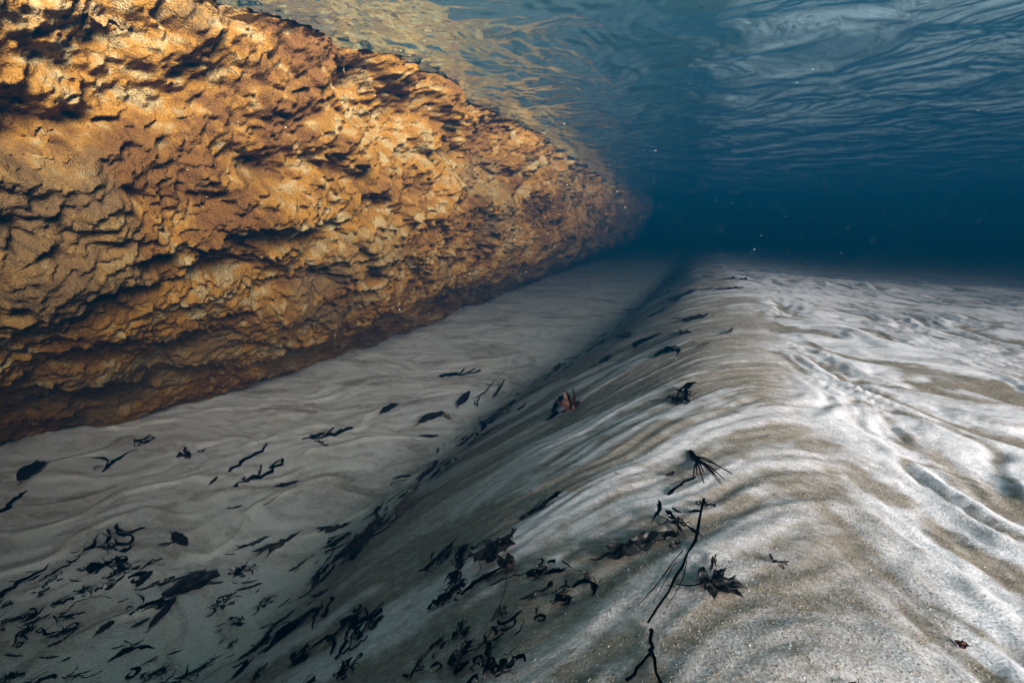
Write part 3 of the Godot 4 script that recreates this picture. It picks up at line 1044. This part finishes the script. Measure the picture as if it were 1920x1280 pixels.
	# a few that stand up from the sand
	var up := lay(leaf_thing("maple_leaf", maple, how.upright, M.red_leaf, 0.25, tips), "maple_leaf", 0.160, -1.29, Vector2(0.3, -1.0), Vector3(0.085, 0.085, 0.085), 0.022, "small red brown lobed leaf standing upright on the dune slope", "leaf", "")
	up.rotate_object_local(Vector3(0, 0, 1), deg_to_rad(50))
	var pale := lay(leaf_thing("bleached_leaf", oval(0.19, 0.15, 2.6, 30), {"crease": 0.05, "fold": 0.3, "seed": 13.0}, M.pale_leaf, 0.3), "bleached_leaf", -0.272, -1.19, Vector2(0.25, -1.0), Vector3(0.14, 0.12, 0.12), 0.02, "pale grey leaf with dark midrib behind the big maple leaf", "leaf", "")
	pale.rotate_object_local(Vector3(0, 0, 1), deg_to_rad(14))
	var fork := fork_thing()
	add_child(fork)
	fork.name = numbered("forked_twig")
	tag(fork, "black forked twig shaped like a Y on the brown slope", "twig")
	# the loose litter: rows of scraps along the dune's foot, and over the trough's near end
	for i in 190:
		var z := -1.15 - 5.6 * pow(rng.randf(), 1.3)
		var j := int((8.0 - z) / 0.02)
		var x := line_x_toe[j] + 0.07 * rng.randfn() * (1.0 + 0.10 * absf(z)) + 0.10
		var dir := Vector2(line_x_toe[j + 20] - line_x_toe[j], -0.4).rotated(rng.randfn() * 0.45)
		loose(kinds, x, z, dir, lerpf(0.02, 0.085, rng.randf() * rng.randf()) * (1.0 + 0.12 * absf(z)), i)
	for i in 110:
		var x := lerpf(-1.25, -0.40, rng.randf())
		var z := lerpf(-0.72, -1.28, rng.randf())
		loose(kinds, x, z, Vector2(0.75, -0.55).rotated(rng.randfn() * 0.5), lerpf(0.012, 0.06, rng.randf() * rng.randf()), i)
	for i in 64:                                                       # clumps of shreds
		var at := Vector2.ZERO
		if i < 26:
			at = Vector2(lerpf(-1.22, -0.45, rng.randf()), lerpf(-0.74, -1.16, rng.randf()))
		elif i < 46:
			var z := -0.75 - 3.6 * pow(rng.randf(), 1.4)
			at = Vector2(line_x_toe[int((8.0 - z) / 0.02)] + 0.08 + 0.06 * rng.randfn(), z)
		else:
			at = Vector2(lerpf(-0.30, 0.05, rng.randf()), lerpf(-0.46, -0.70, rng.randf()))
		var size := lerpf(0.030, 0.085, rng.randf()) * (1.0 if at.y > -1.3 else 1.5)
		var thick := clampf(size, 0.02, 0.07) * 0.8
		lay(kinds.rotten[rng.randi() % kinds.rotten.size()], "rotten_leaf", at.x, at.y, Vector2(0.75, -0.55).rotated(rng.randfn() * 0.5), Vector3(size, thick, thick), 0.002, "%s black leaf rotted to curled shreds %s" % [size_word(size), spot(at.x, at.y)], "leaf", "shredded black leaves " + spot(at.x, at.y))
	for i in 60:
		var z := lerpf(-0.42, -2.4, rng.randf())
		var j := int((8.0 - z) / 0.02)
		var x := lerpf(line_x_toe[j], line_x_crest[j] + 0.12, rng.randf())
		loose(kinds, x, z, Vector2.from_angle(rng.randf() * TAU), lerpf(0.004, 0.013, rng.randf()), i)
	for i in 18:
		var z := lerpf(-2.6, -4.6, rng.randf())
		var j := int((8.0 - z) / 0.02)
		loose(kinds, line_x_crest[j] + lerpf(-0.5, 0.15, rng.randf()), z, Vector2(0.9, -0.3).rotated(rng.randfn() * 0.5), lerpf(0.03, 0.13, rng.randf()), i)


func red_chip(k: int) -> MeshInstance3D:
	var o := MeshInstance3D.new()
	o.name = "red_chip"
	o.mesh = sheet(oval(0.2, 0.4, 120.0 + k, 16), 3, {"crease": 0.1, "seed": k * 1.0}).mesh()
	o.material_override = M.red_leaf
	return o


func loose(kinds: Dictionary, x: float, z: float, dir: Vector2, size: float, i: int) -> void:
	var pick := i % 5
	if pick < 3:
		lay(kinds.scrap[rng.randi() % kinds.scrap.size()], "leaf_scrap", x, z, dir, Vector3(size, size * 0.8, size * 0.8), 0.002, "%s torn dark leaf scrap %s" % [size_word(size), spot(x, z)], "leaf scrap", "torn leaf scraps " + spot(x, z))
	elif pick == 3:
		lay(kinds.twig[rng.randi() % 3], "twig", x, z, dir, Vector3(size * 1.2, size, size), 0.002, "%s crooked dark twig %s" % [size_word(size * 1.2), spot(x, z)], "twig", "crooked twigs " + spot(x, z))
	else:
		lay(kinds.thintwig[rng.randi() % 2], "thin_twig", x, z, dir, Vector3(size * 1.6, size, size), 0.002, "%s hair thin dark twig %s" % [size_word(size * 1.6), spot(x, z)], "twig", "hair thin twigs " + spot(x, z))


# ------------------------------------------------------------------ grains on the sand, specks in the water

func pebble(sides: int) -> ArrayMesh:
	var m := SphereMesh.new()
	m.radius = 1.0
	m.height = 1.6
	m.radial_segments = sides
	m.rings = 2
	var a := ArrayMesh.new()
	a.add_surface_from_arrays(Mesh.PRIMITIVE_TRIANGLES, m.get_mesh_arrays())
	return a


func scatter(called: String, mesh: Mesh, skin: Material, places: Array, colors: Array) -> void:
	var mm := MultiMesh.new()
	mm.transform_format = MultiMesh.TRANSFORM_3D
	mm.use_colors = colors.size() > 0
	mm.mesh = mesh
	mm.instance_count = places.size()
	for i in places.size():
		mm.set_instance_transform(i, places[i])
		if colors.size():
			mm.set_instance_color(i, colors[i])
	var o := MultiMeshInstance3D.new()
	o.name = called
	o.multimesh = mm
	o.material_override = skin
	o.set_meta("kind", "stuff")
	add_child(o)


func build_specks() -> void:
	var places := []
	var colors := []
	var tries := 0
	while places.size() < 42000 and tries < 400000:
		tries += 1
		var z := -0.25 - 2.6 * pow(rng.randf(), 1.7)
		var x := lerpf(-0.5, 0.55 - 1.05 * z, rng.randf()) + 0.25 * z + 0.2
		var y := sand_at(x, z)
		if rng.randf() > sand_coarse * 1.1 - 0.08:
			continue
		var r := lerpf(0.0004, 0.0009, rng.randf() * rng.randf()) * (1.0 + 0.25 * absf(z))
		places.append(Transform3D(Basis.from_euler(Vector3(rng.randf() * 6, rng.randf() * 6, 0)).scaled(Vector3(r, r * 0.8, r)), Vector3(x, y + r * 0.3, z)))
		var t := rng.randf()
		colors.append(Color(0.72, 0.68, 0.58) if t < 0.07 else Color(0.38, 0.31, 0.22) if t < 0.60 else Color(0.17, 0.145, 0.12) if t < 0.84 else Color(0.40, 0.29, 0.17))
	scatter("coarse_sand_grains", pebble(5), M.grain, places, colors)
	tag_stuff("coarse_sand_grains", "coarse brown and glassy grains strewn in the sand's hollows", "sand grains")
	places = []
	while places.size() < 1600:
		var z := -1.1 - 5.4 * rng.randf()
		var x := lerpf(-0.9 - 0.1 * z, 1.0 - 0.85 * z, rng.randf()) + 0.15 * z
		var y := lerpf(-0.75, 0.5, rng.randf())
		if y < sand_at(x, z, false) + 0.03:
			continue
		var r := lerpf(0.0005, 0.0019, pow(rng.randf(), 3.0)) * (0.4 + 0.22 * absf(z))
		places.append(Transform3D(Basis.from_euler(Vector3(rng.randf() * 6, rng.randf() * 6, 0)).scaled(Vector3(r * 1.4, r, r)), Vector3(x, y, z)))
	scatter("drifting_specks", pebble(6), M.speck, places, [])
	tag_stuff("drifting_specks", "tiny pale specks of silt drifting in the blue water", "specks")
	print("specks ", tries)


func tag_stuff(called: String, label: String, category: String) -> void:
	tag(get_node(NodePath(called)), label, category)
